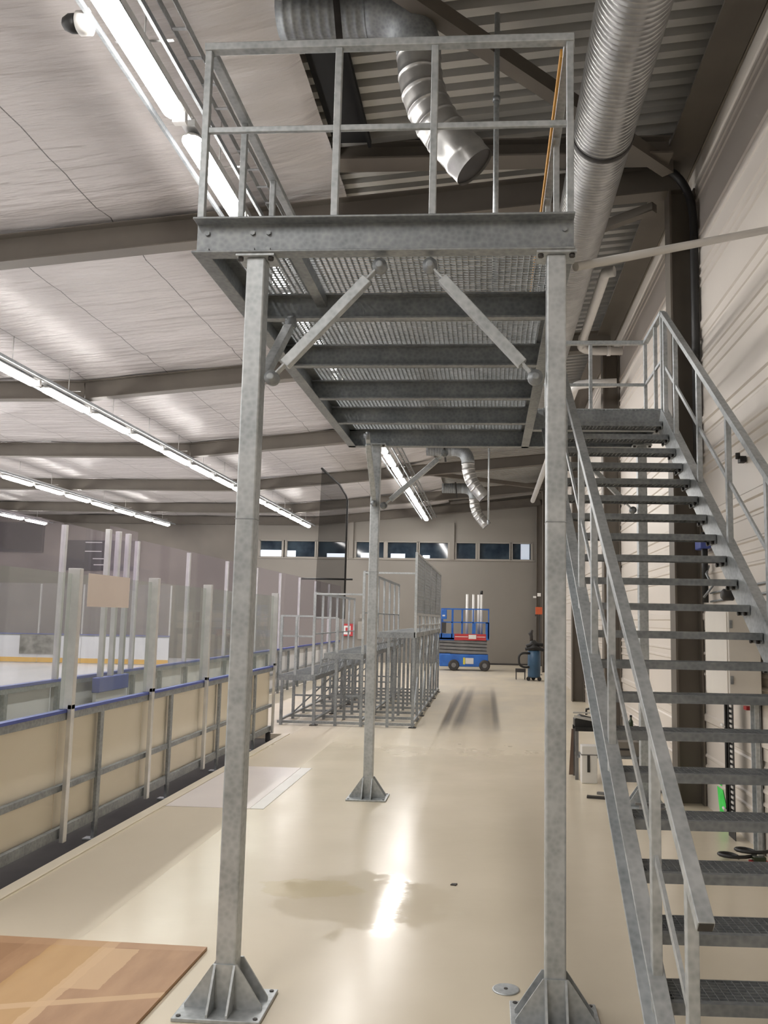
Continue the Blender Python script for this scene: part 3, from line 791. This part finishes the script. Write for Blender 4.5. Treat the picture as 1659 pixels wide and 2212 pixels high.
# ------------------------------------------------------------------ scissor lift and what stands near it
def lift():
    t = thing('scissor_lift', 'blue scissor lift with a red banner parked before the back wall', 'scissor lift', (-.9, 29.6, 0))
    a, b, y0, y1 = -1.80, .0, 29.25, 30.0
    MB().box((a + .12, y0, .14), (b, y1, .56)).box((a, y0 + .02, .34), (a + .5, y1 - .02, .58)).build('chassis', 'lift_blue', t, bevel=.03)
    for x in (a + .62, b - .12):
        for y in (y0 - .03, y1 - .07):
            w = MB().tube([(x, y - .01, .19), (x, y, .19), (x, y + .1, .19), (x, y + .11, .19)], [.15, .19, .19, .15], 24).build('wheel', 'dark', t)
            MB().cyl((x, y - .025, .19), (x, y + .0, .19), .08).build('hub', 'lift_grey', w)
    MB().box((-.78, y0 - .015, .24), (-.5, y0, .44)).build('battery_cover', 'white_metal', t); MB().box((-.86, y0 - .012, .22), (-.79, y0, .45)).build('warning_tag', 'yellow_tag', t)
    for k in range(4):
        z = .60 + .115*k
        for s, yy in ((1, y0 + .04), (-1, y0 + .12), (1, y1 - .12), (-1, y1 - .04)):
            d = .022*s
            MB().bar((a + .05, yy, z + .045 + d), (b - .05, yy, z + .045 - d), .03, .085).build('scissor_arm', 'lift_grey', t)
    MB().box((a, y0 - .02, 1.06), (b + .03, y1 + .02, 1.12)).box((a - .02, y0 - .02, 1.04), (-1.18, y0, 1.26)).box((a - .03, y0 - .02, 1.02), (a, y1, 1.26)).build('basket_floor', 'lift_blue', t)
    bn = MB().box((-1.17, y0 - .03, 1.04), (-.08, y0 - .02, 1.26)).build('banner', 'red', t)
    MB().box((-.68, y0 - .034, 1.09), (-.42, y0 - .031, 1.23)).box((-1.15, y0 - .034, 1.15), (-.70, y0 - .031, 1.17)).box((-.40, y0 - .034, 1.15), (-.1, y0 - .031, 1.17)).build('printed_patch', 'white', bn)
    r = MB(); zt, zm_ = 2.11, 1.65
    for z in (zt, zm_):
        for y in (y0, y1): r.bar((-1.62, y, z), (b, y, z), .04, .04)
        for x in (-1.62, b): r.bar((x, y0, z), (x, y1, z), .04, .04)
    r.build('guardrail', 'lift_blue', t)
    for x in (-1.62, -1.26, -.92, -.53, b):
        for y in (y0, y1): MB().box((x - .02, y - .02, 1.1), (x + .02, y + .02, 2.1)).build('guardrail_post', 'lift_blue', t)
    MB().box((-.1, y0 - .02, 1.12), (.03, y1, 1.66)).box((-.56, y0 - .015, 1.12), (-.44, y0 + .02, 1.66)).build('gate_panel', 'lift_blue', t)
    c = MB().box((-1.64, y0 - .1, 1.75), (-1.44, y0 - .021, 2.08)).build('control_box', 'lift_blue', t, bevel=.02)
    MB().box((-1.59, y0 - .104, 1.85), (-1.5, y0 - .101, 1.9)).build('label_plate', 'white', c)
    MB().box((-1.62, y0 - .06, 1.28), (-1.46, y0 - .021, 1.64)).build('battery_pack', 'dark', t)
lift()
for i, (x, z1) in enumerate(((-.755, 2.62), (-.535, 2.62), (-.352, 2.61), (-.255, 2.63))):
    t = thing('white_tube', 'white plastic tube standing in the blue lift, %s' % ['set apart nearest the bleacher', 'alone in the middle of the four', 'left one of the close pair', 'with a black cap on top'][i], 'tube', (x, 29.62, 1.124))
    MB().cyl((x, 29.62, 1.124), (x, 29.62, z1), .045, 20).build('pipe_body', 'white', t)
    MB().cyl((x, 29.62, z1), (x, 29.62, z1 + (.015 if i < 3 else .13)), .047, 20).build('cap', 'white_metal' if i < 3 else 'black', t)
def vac():
    t = thing('dust_extractor', 'slate blue industrial vacuum with black hose by the right wall', 'vacuum', (1.35, 25.2, 0))
    MB().tube([(1.35, 25.2, .1), (1.35, 25.2, .12), (1.35, 25.2, .42), (1.35, 25.2, .43), (1.35, 25.2, .86), (1.35, 25.2, .88)], [.17, .185, .185, .192, .185, .15], 28).build('drum', 'vac_blue', t)
    MB().tube([(1.35, 25.2, .88), (1.35, 25.2, .95), (1.33, 25.18, 1.08), (1.31, 25.2, 1.16)], [.18, .19, .15, .08], 18).tube([(1.12, 25.1, 1.0), (1.3, 25.08, 1.08), (1.6, 25.1, 1.05)], .055, 10).tube([(1.1, 25.12, .92), (1.35, 25.0, .98), (1.62, 25.1, .9)], .05, 10).build('motor_head', 'black', t)
    MB().tube([(1.25, 25.1, .8)] + arc((.86, 25.0, .84), (1.15, 25.05, .8), (.90, 25.0, .58), 8) + arc((.9, 25.0, .36), (.90, 25.0, .56), (1.2, 25.05, .4), 8), .032, 10).build('hose', 'black', t)
    MB().tube([(1.27, 25.2, 1.14), (1.27, 25.2, 1.3), (1.24, 25.2, 1.36), (1.3, 25.2, 1.48)], [.05, .05, .07, .03], 12).build('nozzle', 'dark', t)
    for x, y in ((1.18, 25.1), (1.5, 25.1), (1.34, 25.42)): MB().cyl((x, y - .02, .06), (x, y + .02, .06), .06, 16).build('caster', 'black', t)
    MB().box((1.17, 25.05, .09), (1.53, 25.4, .115)).build('trolley_base', 'dark', t)
vac()
t = thing('work_trestle', 'low dark step stool beside the blue vacuum', 'stool', (.95, 25.6, 0))
MB().box((.82, 25.5, .22), (1.12, 25.75, .32)).build('top', 'dark', t)
for x in (.84, 1.1):
    for y in (25.52, 25.73): MB().box((x - .012, y - .012, 0), (x + .012, y + .012, .22)).build('leg', 'dark', t)
t = thing('alarm_post', 'orange alarm box on a slim dark pole by the far right wall', 'alarm box', (1.68, 28, 0))
MB().box((1.655, 27.98, 0), (1.695, 28.02, 2.05)).box((1.6, 27.92, 0), (1.76, 28.08, .012)).build('pole', 'dark', t)
MB().box((1.54, 27.93, 1.96), (1.76, 28.07, 2.2)).build('box', 'orange', t, bevel=.01)
MB().box((1.52, 27.96, 1.9), (1.62, 28.04, 1.96)).build('siren', 'dark', t)
MB().tube([(1.66, 28, 2.2), (1.66, 28, 2.6)], .012, 8).build('stem', 'dark', t)
MB().box((1.6, 27.96, 2.55), (1.71, 28.04, 2.66)).box((1.46, 27.97, 2.5), (1.56, 28.03, 2.56)).build('lamp_head', 'white', t)
t = thing('fire_hose_cabinet', 'red and white fire hose cabinet on the back wall', 'fire cabinet', (-5.55, YB, 1.05))
MB().box((-5.8, YB - .15, 1.02), (-5.36, YB, 1.5)).build('cabinet_box', 'red', t); MB().box((-5.76, YB - .156, 1.08), (-5.48, YB - .151, 1.42)).build('door', 'white', t)
MB().box((-5.68, YB - .16, 1.17), (-5.56, YB - .157, 1.35)).build('symbol', 'red', t)
t = thing('control_cabinet', 'small grey control cabinet on the back wall by the fire cabinet', 'cabinet', (-5.0, YB, 1.0))
MB().box((-5.13, YB - .1, 1.72), (-4.98, YB, 1.9)).box((-5.2, YB - .06, .9), (-5.0, YB, 1.6)).build('cabinet_box', 'wall_far', t)
ob = MB().box((-2.2, YB - .03, 0), (2.1, YB, .06)).build('baseboard_back', 'dark'); struct(ob)

# ------------------------------------------------------------------ things on the floor
ob = MB().box((-2.71, 2.2, 0.001), (-1.49, 4.58, .016)).build('plywood_sheet', 'ply'); tag(ob, 'worn brown plywood sheet lying on the floor in the near left corner', 'plywood')
ob.rotation_euler.z = math.radians(-1.5)
ob = MB().box((-2.945, 7.79, .0005), (-2.16, 9.92, .004)).build('plastic_sheet', 'sheet'); tag(ob, 'pale plastic sheet laid flat on the floor beside the rink boards', 'sheet')
ob = MB().box((-2.155, 7.79, .0005), (-2.03, 9.92, .0045)).build('plastic_strip', 'white'); tag(ob, 'narrow white plastic strip along the edge of the pale floor sheet', 'strip')
t = thing('floor_drain', 'small round metal drain cover in the floor near the right front post', 'drain', (.1, 4.25, 0))
MB().tube([(.1, 4.25, .0005), (.1, 4.25, .004), (.1, 4.25, .006)], [.065, .065, .06], 28).build('cover', 'galv', t); MB().cyl((.1, 4.25, .006), (.1, 4.25, .008), .01, 10).build('screw', 'dark', t)
ob = MB().prism([(-.235, 5.80, .001), (-.2, 5.79, .001), (-.19, 5.83, .001), (-.225, 5.825, .001)], (0, 0, .006)).build('plastic_scrap', 'dark'); tag(ob, 'tiny dark scrap lying alone on the shiny floor', 'scrap')

# wall services behind the stairs
t = thing('electrical_cabinet', 'white electrical wall cabinet seen through the stair treads', 'cabinet', (2.0, 6.9, 1.18))
MB().box((1.82, 6.58, 1.18), (2.06, 7.25, 1.86)).build('cabinet_box', 'cab', t, bevel=.008)
MB().box((1.812, 6.6, 1.2), (1.819, 7.23, 1.84)).build('door', 'cab', t)
h = MB()
for z in (1.30, 1.72): h.box((1.83, 6.57, z), (1.85, 6.58, z + .06))
h.build('hinge', 'galv_dull', t)
def ladder():
    t = thing('cable_ladder', 'black perforated cable ladder dropping from the white cabinet to the floor', 'cable ladder', (2.08, 7.3, .1))
    MB().box((2.02, 7.22, .0), (2.025, 7.42, 1.15)).build('back_strip', 'black', t)
    m = MB()
    for k in range(26): m.box((2.012, 7.24, .08 + .041*k), (2.0195, 7.30, .10 + .041*k))
    m.build('slot_row', 'white_metal', t)
    MB().tube([(2.0, 7.36, .1), (2.0, 7.36, 1.15)], .014, 8).tube([(1.99, 7.33, .1), (1.99, 7.33, 1.15)], .012, 8).build('cable', 'black', t)
    c = MB()
    for z in (.22, .5, .9): c.tube([(1.97, 7.32, z), (1.97, 7.38, z + .01)], .012, 8)
    c.build('cable_tie', 'white', t)
    return t
ladder()
t = thing('steel_channel', 'upright galvanised channel rail fixed to the wall below the cabinet', 'channel', (2.1, 6.93, .0))
MB().channel((2.11, 6.86, .0), (2.11, 6.86, 1.6), .04, .12, (-1, 0, 0), up=(0, 1, 0)).build('rail', 'galv', t)
ob = MB().box((2.06, 6.98, 1.07), (2.12, 7.06, 1.1)).build('red_marker', 'red'); tag(ob, 'bright red plastic clip at the top of the wall channel', 'clip')
ob = MB().prism([(2.124, 8.15, .30), (2.124, 8.02, .34), (2.124, 7.86, .14), (2.124, 7.68, .06), (2.124, 7.66, .005), (2.124, 8.04, .005), (2.124, 8.1, .12)], (-.003, 0, 0)).build('spray_mark', 'green')
tag(ob, 'bright green spray paint mark low on the clad wall', 'paint mark')
t = thing('conduit_run', 'dark conduit with blue junction box on the wall behind the upper treads', 'conduit', (2.08, 8.2, 1.2))
MB().cyl((2.05, 8.15, 1.95), (2.05, 8.15, 2.62), .03, 12).cyl((2.05, 7.9, 1.2), (2.05, 7.9, 1.9), .02, 10).build('pipe_run', 'black', t)
MB().box((2.0, 8.1, 2.46), (2.1, 8.32, 2.58)).build('junction_box', 'blue_cap', t, bevel=.01)
m = MB()
for z in (1.95, 2.02, 2.1): m.cyl((2.11, 5.2, z), (2.11, 8.2, z - .06), .009, 8)
m.tube([(2.1, 8.2, 2.3), (2.05, 8.1, 2.22), (2.08, 8.0, 2.1), (2.03, 8.12, 2.0)], .012, 8).build('cable', 'galv_dull', t)
ob = MB().tube([(2.08, 7.35, 2.0), (2.0, 7.35, 2.0), (1.98, 7.35, 2.0)], [.05, .05, .03], 16).build('wall_socket', 'dark'); tag(ob, 'round dark wall socket above the white cabinet', 'socket')
ob = MB().box((2.07, 7.02, 3.09), (2.12, 7.09, 3.14)).tube([(2.06, 7.05, 3.12), (2.06, 7.05, 3.17)], .02, 8).build('wall_clamp', 'black'); tag(ob, 'small black clamp on the wall beside the upper stringer', 'clamp')
ob = MB().bar((1.72, 6.3, 1.43), (1.86, 6.15, 1.47), .03, .03).bar((1.86, 6.15, 1.47), (2.02, 5.95, 1.42), .03, .03).build('bent_bracket', 'galv_dull'); tag(ob, 'bent grey steel bracket sticking out from the wall in front of the white cabinet', 'bracket')
MB_ = MB().bar((2.1, 5.9, 1.42), (1.98, 5.97, 1.42), .04, .05)
ob2 = MB_.build('wall_bracket', 'galv_dull'); tag(ob2, 'short steel wall bracket holding the bent grey bar', 'bracket')

# clutter behind the stairs
t = thing('white_crate', 'upright white box on the floor under the tool bench, behind the stair', 'box', (1.1, 9.55, 0))
MB().box((1.03, 9.5, .0), (1.2, 9.66, .40)).build('body', 'white', t, bevel=.008); MB().box((1.026, 9.496, .3), (1.204, 9.664, .31)).build('lid_seam', 'lift_grey', t)
MB().box((1.09, 9.494, .12), (1.12, 9.499, .3)).build('printed_strip', 'dark', t)
t = thing('tool_bench', 'low steel tool bench with black rails behind the stair stringer', 'bench', (1.4, 9.9, 0))
for y in (9.72, 9.98): MB().box((.98, y - .02, .53), (1.74, y + .02, .57)).build('top_rail', 'black', t)
MB().box((1.0, 9.7, .24), (1.72, 10.0, .265)).build('lower_shelf', 'galv_dull', t)
for x in (1.0, 1.72):
    for y in (9.72, 9.98): MB().box((x - .018, y - .018, 0), (x + .018, y + .018, .53)).build('leg', 'lift_grey', t)
MB().box((1.32, 9.74, .266), (1.7, 9.97, .42)).build('drawer', 'wall_grey', t); MB().box((1.42, 9.73, .33), (1.6, 9.739, .35)).build('drawer_handle', 'dark', t)
MB().prism([(.93, 9.9, .02), (.96, 9.9, .53), (.98, 9.9, .53), (.98, 9.9, .02)], (0, .02, 0)).build('side_panel', 'saw_brown', t)
t = thing('bench_saw', 'black saw with a pale metal rail on the left end of the tool bench', 'saw', (1.08, 9.85, .57))
MB().prism([(.98, 9.75, .571), (1.3, 9.75, .571), (1.3, 9.75, .64), (1.05, 9.75, .70), (.98, 9.75, .66)], (0, .18, 0)).build('body', 'black', t, bevel=.008)
MB().bar((.97, 9.735, .69), (1.32, 9.735, .63), .012, .03).bar((.96, 9.735, .73), (1.34, 9.735, .735), .012, .018).build('rail', 'alu', t)
MB().tube([(1.12, 9.84, .70), (1.12, 9.84, .76), (1.2, 9.84, .78), (1.24, 9.84, .72)], .014, 8).build('handle', 'dark', t)
t = thing('bottle', 'small dark bottle standing on the rails of the tool bench', 'bottle', (1.6, 9.72, .571))
MB().tube([(1.6, 9.72, .571), (1.6, 9.72, .65), (1.6, 9.72, .675), (1.6, 9.72, .70)], [.026, .026, .012, .011], 16).build('bottle_body', 'bottle', t); MB().cyl((1.6, 9.72, .70), (1.6, 9.72, .72), .014, 12).build('cap', 'black', t)
t = thing('floor_cable', 'loose coil of black cable with a red plug on the floor by the wall', 'cable', (1.93, 6.6, 0))
MB().tube([(1.78 + .1*math.cos(a) + .02*a, 6.65 + .09*math.sin(a), .02 + .006*a) for a in (i*.45 for i in range(28))], .013, 8).build('coil', 'black', t)
MB().box((1.93, 6.5, .0), (2.06, 6.58, .03)).build('plug', 'red', t); MB().box((1.95, 6.52, .031), (2.04, 6.57, .06)).build('socket', 'bottle', t)
for i in range(6):
    a = random.uniform(-.6, .6); x, y = 1.0 + .13*i, 8.75 + .2*(i % 3)
    ob = MB().bar((x, y, .0125), (x + .2*math.cos(a), y + .2*math.sin(a), .0125), .05, .024).build('metal_offcut', ['dark', 'lift_grey', 'dark', 'white_metal', 'dark', 'lift_grey'][i])
    tag(ob, 'short loose metal offcut on the floor in front of the tool bench', 'offcut', 'metal offcuts under the stairs')
ob = MB().box((1.40, 7.9, .0), (1.6, 8.1, .1)).bar((1.35, 8.0, .11), (1.68, 7.97, .12), .03, .02).build('tool_tray', 'lift_grey'); tag(ob, 'shallow grey tool tray on the floor under the stairs', 'tray')

# ------------------------------------------------------------------ camera, world, output
w = bpy.data.worlds.new('hall_dark'); S.world = w; w.use_nodes = True
w.node_tree.nodes['Background'].inputs[0].default_value = (.5, .52, .55, 1); w.node_tree.nodes['Background'].inputs[1].default_value = .02
R = ((0.99776186, 0.06450591, 0.01761438), (0.01011418, 0.11480295, -0.99333679), (-0.06609828, 0.99129172, 0.11389358))
cam = bpy.data.cameras.new('camera'); co = bpy.data.objects.new('camera', cam); COL.objects.link(co)
right, down, fwd = (V(r) for r in R)
mt = Matrix((right, -down, -fwd)).transposed().to_4x4(); mt.translation = (0, 0, 1.75)
co.matrix_world = mt
cam.sensor_fit = 'VERTICAL'; cam.sensor_height = 36.; cam.lens = 1816./2212*36
cam.shift_x = (829.5 - 937.2)/2212; cam.shift_y = (1128.9 - 1106)/2212
cam.clip_start = .05; cam.clip_end = 200
S.camera = co
S.view_settings.view_transform = 'Standard'; S.view_settings.look = 'None'; S.view_settings.gamma = 1; S.view_settings.exposure = .46
S.cycles.max_bounces = 8; S.cycles.transparent_max_bounces = 32; S.cycles.diffuse_bounces = 5; S.cycles.glossy_bounces = 4
S.cycles.caustics_reflective = False; S.cycles.caustics_refractive = False; S.cycles.sample_clamp_indirect = 6.
S.cycles.use_denoising = True
